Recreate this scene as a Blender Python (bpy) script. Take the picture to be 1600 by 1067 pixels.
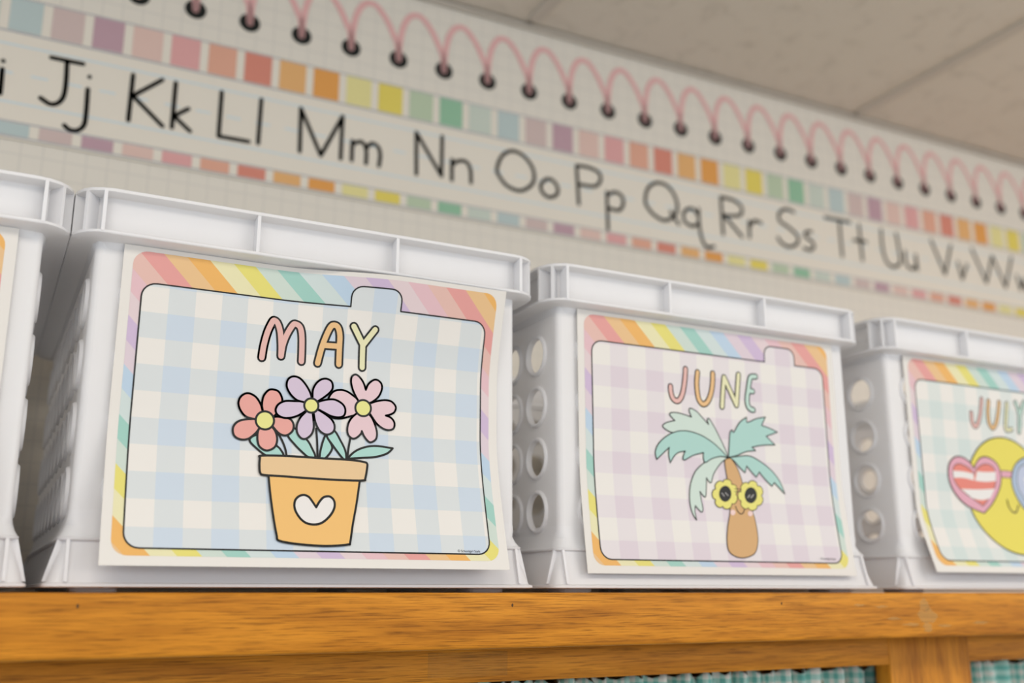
import bpy, bmesh, math, random
from mathutils import Vector, Matrix
from mathutils.geometry import delaunay_2d_cdt

for o in list(bpy.data.objects):
    bpy.data.objects.remove(o, do_unlink=True)
S = bpy.context.scene
COL = S.collection

# ---------------------------------------------------------------- camera
# world: X runs along the shelf to the right, Y towards the wall, Z up; the shelf top is z = 0
cam_d = bpy.data.cameras.new('camera')
cam = bpy.data.objects.new('camera', cam_d)
COL.objects.link(cam)
cam.location = (0, 0, 0.0)
cam.rotation_euler = (math.radians(90 + 13.78), 0, math.radians(-27.24))
cam_d.sensor_width = 36
cam_d.lens = 36.0
cam_d.clip_start = 0.02
cam_d.dof.use_dof = True
cam_d.dof.focus_distance = 0.715
cam_d.dof.aperture_fstop = 3.7
S.camera = cam

# ---------------------------------------------------------------- world and lamps
w = bpy.data.worlds.new('room_light')
S.world = w
w.use_nodes = True
w.node_tree.nodes['Background'].inputs[0].default_value = (0.79, 0.885, 1.0, 1)
w.node_tree.nodes['Background'].inputs[1].default_value = 1.22

def area_light(name, loc, target, sx, sy, power, color):
    d = bpy.data.lights.new(name, 'AREA')
    d.shape = 'RECTANGLE'; d.size = sx; d.size_y = sy
    d.energy = power; d.color = color
    o = bpy.data.objects.new(name, d)
    COL.objects.link(o)
    o.location = loc
    o.rotation_euler = (Vector(target) - Vector(loc)).to_track_quat('-Z', 'Y').to_euler()
    return o
# daylight from the windows across the room
area_light('window_daylight', (2.0, -1.9, 0.45), (0.45, 0.7, 0.1), 1.8, 0.55, 14, (1.0, 0.95, 0.89))
# recessed ceiling fixtures over the middle of the room
area_light('ceiling_fixture', (1.50, -0.395, 0.755), (1.50, -0.395, -1), 1.2, 0.6, 12.0, (1.0, 0.93, 0.85))
area_light('ceiling_fixture', (-0.33, -0.395, 0.755), (-0.33, -0.395, -1), 1.2, 0.6, 12.0, (1.0, 0.93, 0.85))

S.view_settings.view_transform = 'Standard'
S.view_settings.look = 'None'
S.view_settings.exposure = 0.0
S.view_settings.gamma = 1.0
S.view_settings.use_curve_mapping = False

# ---------------------------------------------------------------- helpers
def mat(name, color, rough=0.6, spec=0.4, **kw):
    m = bpy.data.materials.new(name)
    m.use_nodes = True
    b = m.node_tree.nodes['Principled BSDF']
    b.inputs['Base Color'].default_value = (*color, 1)
    b.inputs['Roughness'].default_value = rough
    b.inputs['Specular IOR Level'].default_value = spec
    for k, v in kw.items():
        b.inputs[k].default_value = v
    return m

def srgb(r, g, b):
    f = lambda c: (c / 255 / 12.92) if c <= 10 else ((c / 255 + 0.055) / 1.055) ** 2.4
    return (f(r), f(g), f(b))

def obj(name, verts, faces, mats, parent=None, midx=None, smooth=False, angle=None, uv=None):
    me = bpy.data.meshes.new(name)
    me.from_pydata(verts, [], faces)
    if not isinstance(mats, (list, tuple)):
        mats = [mats]
    for m in mats:
        me.materials.append(m)
    if midx:
        me.polygons.foreach_set('material_index', midx)
    if uv:
        lay = me.uv_layers.new(name='UVMap')
        for lp in me.loops:
            lay.data[lp.index].uv = uv[lp.vertex_index]
    if smooth or angle:
        me.polygons.foreach_set('use_smooth', [True] * len(me.polygons))
        if angle:
            me.set_sharp_from_angle(angle=math.radians(angle))
    me.update()
    o = bpy.data.objects.new(name, me)
    COL.objects.link(o)
    if parent:
        o.parent = parent
    return o

def empty(name, loc, label=None, category=None, group=None):
    o = bpy.data.objects.new(name, None)
    o.empty_display_size = 0.05
    COL.objects.link(o)
    o.location = loc
    return tag(o, label, category, group)

def tag(o, label=None, category=None, group=None, kind=None):
    if label: o['label'] = label
    if category: o['category'] = category
    if group: o['group'] = group
    if kind: o['kind'] = kind
    return o

def box_data(x0, x1, y0, y1, z0, z1):
    v = [(x0, y0, z0), (x1, y0, z0), (x1, y1, z0), (x0, y1, z0), (x0, y0, z1), (x1, y0, z1), (x1, y1, z1), (x0, y1, z1)]
    f = [(0, 3, 2, 1), (4, 5, 6, 7), (0, 1, 5, 4), (1, 2, 6, 5), (2, 3, 7, 6), (3, 0, 4, 7)]
    return v, f

def box(name, x0, x1, y0, y1, z0, z1, m, parent=None, bevel=0.0, segs=2):
    v, f = box_data(x0, x1, y0, y1, z0, z1)
    o = obj(name, v, f, m, parent)
    if bevel:
        bm = bmesh.new(); bm.from_mesh(o.data)
        bmesh.ops.bevel(bm, geom=bm.edges[:], offset=bevel, segments=segs, profile=0.5, affect='EDGES')
        bm.to_mesh(o.data); bm.free()
        o.data.polygons.foreach_set('use_smooth', [True] * len(o.data.polygons))
        o.data.set_sharp_from_angle(angle=math.radians(35))
    return o

class NT:
    """short-hand for building a node material"""
    def __init__(self, name, rough=0.6, spec=0.4):
        self.m = mat(name, (0.8, 0.8, 0.8), rough, spec)
        self.t = self.m.node_tree
        self.b = self.t.nodes['Principled BSDF']
    def n(self, typ, **kw):
        x = self.t.nodes.new(typ)
        for k, v in kw.items(): setattr(x, k, v)
        return x
    def l(self, a, b): self.t.links.new(a, b)
    def math(self, op, a, b=None, clamp=False):
        x = self.n('ShaderNodeMath', operation=op, use_clamp=clamp)
        for i, q in enumerate((a, b)):
            if q is None: continue
            if isinstance(q, (int, float)): x.inputs[i].default_value = q
            else: self.l(q, x.inputs[i])
        return x.outputs[0]
    def ramp(self, fac, stops, interp='LINEAR'):
        r = self.n('ShaderNodeValToRGB')
        r.color_ramp.interpolation = interp
        e = r.color_ramp.elements
        e[0].position = stops[0][0]; e[0].color = (*stops[0][1], 1)
        e[1].position = stops[1][0]; e[1].color = (*stops[1][1], 1)
        for p, c in stops[2:]:
            q = e.new(p); q.color = (*c, 1)
        self.l(fac, r.inputs[0])
        return r.outputs[0]
    def mix(self, fac, a, b, blend='MIX'):
        x = self.n('ShaderNodeMix', data_type='RGBA', blend_type=blend)
        for i, q in ((0, fac), (6, a), (7, b)):
            if isinstance(q, (int, float)): x.inputs[i].default_value = q
            elif isinstance(q, tuple): x.inputs[i].default_value = (*q, 1)
            else: self.l(q, x.inputs[i])
        return x.outputs[2]
    def coords(self, out='Object', scale=(1, 1, 1), rot=(0, 0, 0), loc=(0, 0, 0)):
        tc = self.n('ShaderNodeTexCoord'); mp = self.n('ShaderNodeMapping')
        mp.inputs['Scale'].default_value = scale; mp.inputs['Rotation'].default_value = rot; mp.inputs['Location'].default_value = loc
        self.l(tc.outputs[out], mp.inputs[0])
        return mp.outputs[0]
    def noise(self, vec, scale, detail=4, rough=0.5, dist=0.0):
        x = self.n('ShaderNodeTexNoise')
        x.inputs['Scale'].default_value = scale; x.inputs['Detail'].default_value = detail
        x.inputs['Roughness'].default_value = rough; x.inputs['Distortion'].default_value = dist
        self.l(vec, x.inputs['Vector'])
        return x.outputs['Fac']
    def bump(self, h, strength, dist):
        x = self.n('ShaderNodeBump')
        x.inputs['Strength'].default_value = strength; x.inputs['Distance'].default_value = dist
        self.l(h, x.inputs['Height']); self.l(x.outputs[0], self.b.inputs['Normal'])
    def color(self, c): self.l(c, self.b.inputs['Base Color'])

def catmull(pts, closed, n=6):
    """smooth curve through the points; a doubled point is a sharp corner"""
    N = len(pts)
    if N < 3: return [tuple(p) for p in pts]
    out = []
    rng = range(N if closed else N - 1)
    g = (lambda i: pts[i % N]) if closed else (lambda i: pts[min(max(i, 0), N - 1)])
    for i in rng:
        p0, p1, p2, p3 = g(i - 1), g(i), g(i + 1), g(i + 2)
        if p1 == p2:
            continue
        for k in range(n):
            t = k / n
            out.append(tuple(0.5 * (2 * b + (c - a) * t + (2 * a - 5 * b + 4 * c - d) * t * t + (3 * b - a - 3 * c + d) * t ** 3)
                             for a, b, c, d in zip(p0, p1, p2, p3)))
    if not closed:
        out.append(tuple(pts[-1]))
    return out

def resample(poly, step, closed=True):
    out = []
    N = len(poly)
    for i in range(N if closed else N - 1):
        a, b = poly[i], poly[(i + 1) % N]
        L = math.dist(a, b)
        k = max(1, int(math.ceil(L / step)))
        for j in range(k):
            out.append((a[0] + (b[0] - a[0]) * j / k, a[1] + (b[1] - a[1]) * j / k))
    if not closed: out.append(poly[-1])
    return out

def inside(p, poly):
    c = False; x, y = p; j = len(poly) - 1
    for i in range(len(poly)):
        xi, yi = poly[i]; xj, yj = poly[j]
        if (yi > y) != (yj > y) and x < (xj - xi) * (y - yi) / (yj - yi) + xi:
            c = not c
        j = i
    return c

def fill2d(poly, step):
    """triangulated polygon with inner points, so that it can follow a bent sheet"""
    poly = resample(poly, step)
    xs = [p[0] for p in poly]; ys = [p[1] for p in poly]
    pts = list(poly)
    y = min(ys) + step * .5
    while y < max(ys):
        x = min(xs) + step * .5
        while x < max(xs):
            if inside((x, y), poly): pts.append((x, y))
            x += step
        y += step
    n = len(poly)
    v, e, f, *_ = delaunay_2d_cdt([Vector(p) for p in pts], [(i, (i + 1) % n) for i in range(n)], [], 0, 1e-5)
    vv = [(p.x, p.y) for p in v]
    ff = []
    for t in f:
        c = (sum(vv[i][0] for i in t) / 3, sum(vv[i][1] for i in t) / 3)
        if inside(c, poly):
            a, b, d = (vv[i] for i in t)
            if (b[0] - a[0]) * (d[1] - a[1]) - (b[1] - a[1]) * (d[0] - a[0]) < 0: t = t[::-1]
            ff.append(tuple(t))
    return vv, ff

def stroke2d(path, w, closed=False, caps=True, step=4.0):
    """flat ribbon of width w along a path, with round ends"""
    path = resample([p for i, p in enumerate(path) if i == 0 or math.dist(p, path[i - 1]) > 1e-6], step, closed)
    N = len(path); v = []; f = []; h = w / 2
    if N == 1:
        c = path[0]
        v = [c] + [(c[0] + h * math.cos(a * math.pi / 8), c[1] + h * math.sin(a * math.pi / 8)) for a in range(16)]
        return v, [(0, 1 + i, 1 + (i + 1) % 16) for i in range(16)]
    dirs = []
    for i in range(N):
        a = path[(i - 1) % N] if (closed or i > 0) else path[i]
        b = path[(i + 1) % N] if (closed or i < N - 1) else path[i]
        d0 = (path[i][0] - a[0], path[i][1] - a[1]); d1 = (b[0] - path[i][0], b[1] - path[i][1])
        l0 = math.hypot(*d0); l1 = math.hypot(*d1)
        d0 = (d0[0] / l0, d0[1] / l0) if l0 > 1e-9 else None
        d1 = (d1[0] / l1, d1[1] / l1) if l1 > 1e-9 else None
        dirs.append((d0 or d1, d1 or d0))
    # one quad per segment plus a round fan where the path bends sharply
    segs = range(N if closed else N - 1)
    left = []; right = []
    sharp = []
    for i in range(N):
        d0, d1 = dirs[i]
        dot = d0[0] * d1[0] + d0[1] * d1[1]
        if dot < 0.7:
            sharp.append(True)
        else:
            sharp.append(False)
    for i in segs:
        j = (i + 1) % N
        d = dirs[i][1]
        def nrm(k, dd):
            d0, d1 = dirs[k]
            if sharp[k]:
                return (-dd[1], dd[0])
            m = (d0[0] + d1[0], d0[1] + d1[1]); l = math.hypot(*m)
            m = (m[0] / l, m[1] / l); c = max(0.5, m[0] * dd[0] + m[1] * dd[1])
            return (-m[1] / c, m[0] / c)
        n0 = nrm(i, d); n1 = nrm(j, d)
        b = len(v)
        p, q = path[i], path[j]
        v += [(p[0] - n0[0] * h, p[1] - n0[1] * h), (q[0] - n1[0] * h, q[1] - n1[1] * h),
              (q[0] + n1[0] * h, q[1] + n1[1] * h), (p[0] + n0[0] * h, p[1] + n0[1] * h)]
        f.append((b, b + 1, b + 2, b + 3))
    fans = [i for i in range(N) if sharp[i]]
    if caps and not closed: fans += [0, N - 1]
    for i in fans:
        b = len(v); c = path[i]
        v.append(c)
        v += [(c[0] + h * math.cos(a * math.pi / 8), c[1] + h * math.sin(a * math.pi / 8)) for a in range(16)]
        f += [(b, b + 1 + k, b + 1 + (k + 1) % 16) for k in range(16)]
    return v, f

def capsules(path, w, closed=False, step=4.0):
    """ribbon of plain rectangles with a round joint at every point; for dark ink only"""
    path = resample([p for i, p in enumerate(path) if i == 0 or math.dist(p, path[i - 1]) > 1e-6], step, closed)
    N = len(path); v = []; f = []; h = w / 2
    for i in range(N if closed else N - 1):
        p, q = path[i], path[(i + 1) % N]
        L = math.dist(p, q)
        if L < 1e-6: continue
        nx, ny = -(q[1] - p[1]) / L * h, (q[0] - p[0]) / L * h
        b = len(v)
        v += [(p[0] - nx, p[1] - ny), (q[0] - nx, q[1] - ny), (q[0] + nx, q[1] + ny), (p[0] + nx, p[1] + ny)]
        f.append((b, b + 1, b + 2, b + 3))
    for c in path:
        b = len(v)
        v += [(c[0] + h * math.cos(a * math.pi / 6), c[1] + h * math.sin(a * math.pi / 6)) for a in range(12)]
        f.append(tuple(range(b, b + 12)))
    return v, f

def flatten(v, f):
    """union of overlapping flat pieces, so that nothing lies twice in one plane"""
    rv, re, rf, ov, oe, of = delaunay_2d_cdt([Vector(p) for p in v], [], [list(q) for q in f], 0, 1e-5)
    vv = [(p.x, p.y) for p in rv]; ff = []
    def convex_hit(c, q):
        s = 0
        for i in range(len(q)):
            a, b = v[q[i]], v[q[(i + 1) % len(q)]]
            k = (b[0] - a[0]) * (c[1] - a[1]) - (b[1] - a[1]) * (c[0] - a[0])
            if abs(k) < 1e-12: continue
            if s == 0: s = 1 if k > 0 else -1
            elif (k > 0) != (s > 0): return False
        return s != 0
    bb = [(min(v[i][0] for i in q), max(v[i][0] for i in q), min(v[i][1] for i in q), max(v[i][1] for i in q)) for q in f]
    for t in rf:
        a, b, d = (vv[i] for i in t[:3])
        c = ((a[0] + b[0] + d[0]) / 3, (a[1] + b[1] + d[1]) / 3)
        if not any(k[0] <= c[0] <= k[1] and k[2] <= c[1] <= k[3] and convex_hit(c, q) for k, q in zip(bb, f)): continue
        if (b[0] - a[0]) * (d[1] - a[1]) - (b[1] - a[1]) * (d[0] - a[0]) < 0: t = list(t)[::-1]
        ff.append(tuple(t))
    return vv, ff

def rrect(hw, y0, y1, r, n=5):
    """rounded rectangle, counter-clockwise seen from above"""
    pts = []
    for cx, cy, a0 in ((hw - r, y0 + r, -90), (hw - r, y1 - r, 0), (-hw + r, y1 - r, 90), (-hw + r, y0 + r, 180)):
        e = 0.0012                       # keeps the shading of the flat sides flat up to the corner
        a = math.radians(a0)
        pts.append((cx + r * math.cos(a) + e * math.sin(a), cy + r * math.sin(a) - e * math.cos(a)))
        for i in range(n + 1):
            a = math.radians(a0 + 90 * i / n)
            pts.append((cx + r * math.cos(a), cy + r * math.sin(a)))
        pts.append((cx + r * math.cos(a) - e * math.sin(a), cy + r * math.sin(a) + e * math.cos(a)))
    return pts

def loft(rings, closed_profile=False):
    """rings: lists of equally many 3-D points"""
    n = len(rings[0]); v = [p for r in rings for p in r]; f = []
    R = len(rings)
    for i in range(R if closed_profile else R - 1):
        j = (i + 1) % R
        for k in range(n):
            l = (k + 1) % n
            f.append((i * n + k, i * n + l, j * n + l, j * n + k))
    return v, f
def joined(parts):
    V = []; F = []
    for v, f in parts:
        b = len(V); V += v; F += [tuple(i + b for i in q) for q in f]
    return V, F
MAY_ART = [
{'k':'shape','m':'leaf','c':'mint','p':[(-43.9,102.9),(-47.8,99.2),(-43.1,94.0),(-35.2,89.0),(-25.2,89.6),(-26.6,93.9),(-29.5,96.6),(-37.1,102.5)],'o':1.5},
{'k':'line','m':'stem','c':'ink','p':[(-28.6,105.4),(-25.5,99.8),(-23.5,94.7),(-22.6,89.8)],'w':1.5},
{'k':'shape','m':'leaf','c':'mint','p':[(-17.7,109.7),(-21.9,104.5),(-16.8,98.0),(-10.9,92.5),(-7.4,90.1),(-2.7,90.4),(-5.0,96.4),(-8.6,102.1)],'o':1.5},
{'k':'line','m':'stem','c':'ink','p':[(-2.2,110.3),(-1.3,100.8),(-1.1,89.9)],'w':1.5},
{'k':'shape','m':'leaf','c':'mint','p':[(4.6,106.3),(1.9,98.7),(0.5,89.7),(4.4,89.9),(9.4,97.4),(6.0,104.3)],'o':1.5},
{'k':'shape','m':'leaf','c':'mint','p':[(5.4,106.3),(10.0,99.2),(17.1,90.4),(19.3,90.2),(18.8,96.2),(15.4,103.1),(10.5,110.0)],'o':1.5},
{'k':'line','m':'stem','c':'ink','p':[(22.5,105.4),(21.2,98.1),(20.2,90.9)],'w':1.5},
{'k':'shape','m':'leaf','c':'mint','p':[(20.2,90.6),(20.2,90.6),(25.8,96.0),(33.3,99.6),(42.1,101.0),(54.1,100.1),(54.1,100.1),(49.5,96.0),(40.6,93.0),(30.7,91.8)],'o':1.5},
{'k':'shape','m':'pink_flower','c':'pink','p':[(27.5,132.3),(22.3,136.7),(17.9,138.8),(13.6,139.1),(9.3,137.7),(6.1,133.5),(4.9,128.0),(6.0,122.1),(8.9,119.1),(13.8,118.7),(19.3,120.0),(27.8,123.9)],'o':1.5},
{'k':'shape','m':'pink_flower','c':'pink','p':[(30.1,130.1),(27.1,133.2),(23.5,139.3),(21.7,145.2),(22.1,149.5),(24.9,151.3),(28.1,149.5),(31.1,145.5),(32.8,140.8),(32.8,140.8),(34.6,145.2),(38.3,148.5),(41.5,148.8),(44.4,146.4),(44.9,142.4),(42.5,136.7),(36.9,132.0)],'o':1.5},
{'k':'shape','m':'pink_flower','c':'pink','p':[(32.6,128.5),(37.1,131.6),(42.6,133.7),(48.3,134.7),(52.9,133.8),(55.9,130.4),(55.0,126.6),(51.9,124.5),(48.4,123.5),(48.4,123.5),(52.6,122.1),(55.2,118.7),(54.7,114.7),(51.5,113.2),(47.1,113.8),(41.9,117.1),(36.9,123.4)],'o':1.5},
{'k':'shape','m':'pink_flower','c':'pink','p':[(31.2,125.3),(26.0,122.8),(21.8,118.0),(20.2,112.5),(20.9,107.7),(24.0,105.2),(27.1,106.0),(30.2,109.0),(30.9,111.0),(30.9,111.0),(32.7,107.3),(35.8,103.9),(38.3,103.6),(41.5,106.1),(42.1,111.0),(40.0,117.5),(36.6,122.7)],'o':1.5},
{'k':'disc','m':'pink_flower','c':'butter','p':[(31.3,127.5),(37.1,127.9)],'o':1.5},
{'k':'shape','m':'coral_flower','c':'coralp','p':[(-38.7,114.0),(-39.7,119.4),(-40.7,124.3),(-39.9,130.1),(-37.0,134.2),(-33.9,135.2),(-30.0,134.2),(-27.5,130.6),(-27.0,127.1),(-28.8,122.3),(-32.0,116.8)],'o':1.5},
{'k':'shape','m':'coral_flower','c':'coralp','p':[(-36.4,114.2),(-31.4,116.4),(-26.7,116.5),(-20.8,115.6),(-18.3,112.0),(-19.0,107.3),(-23.3,104.1),(-28.0,105.2),(-32.2,109.3)],'o':1.5},
{'k':'shape','m':'coral_flower','c':'coralp','p':[(-38.1,112.9),(-42.1,106.8),(-42.7,101.0),(-41.5,95.8),(-38.0,93.1),(-34.6,93.1),(-30.7,95.7),(-29.3,100.1),(-30.0,104.8),(-32.4,108.7)],'o':1.5},
{'k':'shape','m':'coral_flower','c':'coralp','p':[(-38.7,113.4),(-44.4,113.9),(-51.7,113.0),(-56.6,110.9),(-59.2,106.7),(-58.2,101.6),(-53.9,99.3),(-48.9,100.0),(-44.5,103.7),(-41.8,107.4)],'o':1.5},
{'k':'shape','m':'coral_flower','c':'coralp','p':[(-38.1,113.5),(-39.9,119.1),(-41.6,124.2),(-45.3,129.1),(-50.6,131.1),(-54.9,128.8),(-56.6,124.1),(-54.9,119.1),(-51.0,115.1),(-45.0,113.8)],'o':1.5},
{'k':'disc','m':'coral_flower','c':'butter','p':[(-38.1,113.4),(-31.9,113.8)],'o':1.5},
{'k':'shape','m':'lilac_flower','c':'lilac','p':[(-6.5,126.2),(-1.6,129.2),(4.1,131.2),(10.2,131.8),(15.8,129.2),(18.1,125.5),(17.4,121.2),(13.8,119.5),(8.2,119.9),(3.3,121.9),(-1.3,123.9)],'o':1.5},
{'k':'shape','m':'lilac_flower','c':'lilac','p':[(-6.5,125.3),(-4.5,120.7),(-3.3,115.5),(-0.4,109.8),(3.3,107.1),(6.9,107.0),(10.2,109.4),(10.7,113.6),(8.4,117.6),(4.0,120.8),(-1.0,123.4)],'o':1.5},
{'k':'shape','m':'lilac_flower','c':'lilac','p':[(-6.8,125.3),(-10.2,121.5),(-13.9,117.1),(-16.0,111.6),(-15.5,106.4),(-12.8,103.0),(-9.5,102.7),(-5.7,105.9),(-4.1,110.7),(-4.6,116.6),(-5.4,121.2)],'o':1.5},
{'k':'shape','m':'lilac_flower','c':'lilac','p':[(-6.9,125.9),(-11.8,128.4),(-18.6,128.3),(-25.0,127.8),(-29.5,125.2),(-31.2,121.3),(-29.7,117.9),(-25.5,116.2),(-20.9,116.5),(-15.7,118.4),(-10.5,122.0)],'o':1.5},
{'k':'shape','m':'lilac_flower','c':'lilac','p':[(-6.6,126.5),(-6.9,133.0),(-10.2,139.3),(-15.2,144.5),(-20.1,145.6),(-23.8,143.1),(-24.4,138.0),(-21.5,132.9),(-16.8,129.2),(-11.1,128.0)],'o':1.5},
{'k':'shape','m':'lilac_flower','c':'lilac','p':[(-6.2,126.5),(-5.9,131.3),(-5.9,137.3),(-3.7,142.2),(-0.2,145.3),(3.7,146.1),(7.2,144.5),(8.3,140.6),(6.9,137.2),(2.8,133.2),(-1.9,129.7)],'o':1.5},
{'k':'disc','m':'lilac_flower','c':'butter','p':[(-6.5,126.2),(-1.5,126.6)],'o':1.5},
{'k':'shape','m':'flower_pot','c':'apricot','p':[(-35.0,75.7),(-35.0,75.7),(-33.8,62.1),(-31.8,46.2),(-30.1,36.2),(-28.6,32.8),(-16.9,30.9),(-0.8,30.0),(9.1,30.3),(18.1,31.3),(19.4,32.6),(21.9,44.7),(25.4,59.3),(28.5,75.2),(28.5,75.2),(-5.8,75.9)],'o':1.5},
{'k':'shape','m':'flower_pot','c':'peach','p':[(-39.6,89.0),(-22.3,89.8),(1.2,89.7),(21.8,89.7),(31.6,88.9),(34.3,87.9),(34.3,84.8),(32.6,77.1),(31.1,75.6),(17.9,75.1),(-5.8,75.2),(-25.6,75.7),(-37.9,75.9),(-40.5,77.2),(-41.1,81.9),(-40.8,87.2)],'o':1.6},
{'k':'shape','m':'pot_heart','c':'white','p':[(-3.1,55.6),(-3.1,55.6),(-5.6,59.4),(-8.1,62.5),(-11.4,63.6),(-15.1,62.3),(-17.6,58.9),(-17.6,53.7),(-14.5,48.1),(-10.0,44.7),(-4.1,44.0),(1.2,45.7),(6.7,50.7),(9.6,56.0),(9.5,60.6),(6.6,63.3),(2.5,62.7),(-0.6,59.6)],'o':1.6},
{'k':'letter','m':'title_letter','c':'t_salmon','p':[[(-42.6,156.7),(-41.7,165.6),(-39.6,175.4),(-36.6,183.0),(-35.0,184.0),(-32.9,182.1),(-30.9,176.4),(-29.7,166.9),(-29.4,159.1)],[(-29.4,159.1),(-28.5,167.1),(-26.1,174.9),(-22.4,182.1),(-20.2,183.1),(-17.2,181.3),(-15.6,175.4),(-15.0,165.1),(-14.9,156.8)]],'w':3.8,'o':6.5},
{'k':'letter','m':'title_letter','c':'t_orange','p':[[(-3.3,156.7),(-1.0,167.9),(1.8,177.2),(4.5,183.6),(6.8,185.2),(9.7,183.8),(11.5,178.1),(11.8,169.2),(12.1,157.4)],[(0.6,170.0),(11.7,170.4)]],'w':3.8,'o':6.5},
{'k':'letter','m':'title_letter','c':'t_yellow','p':[[(21.0,185.6),(28.7,173.3),(28.7,173.3),(29.5,156.9)],[(36.8,184.7),(28.9,172.9)]],'w':3.8,'o':6.5}]
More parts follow.
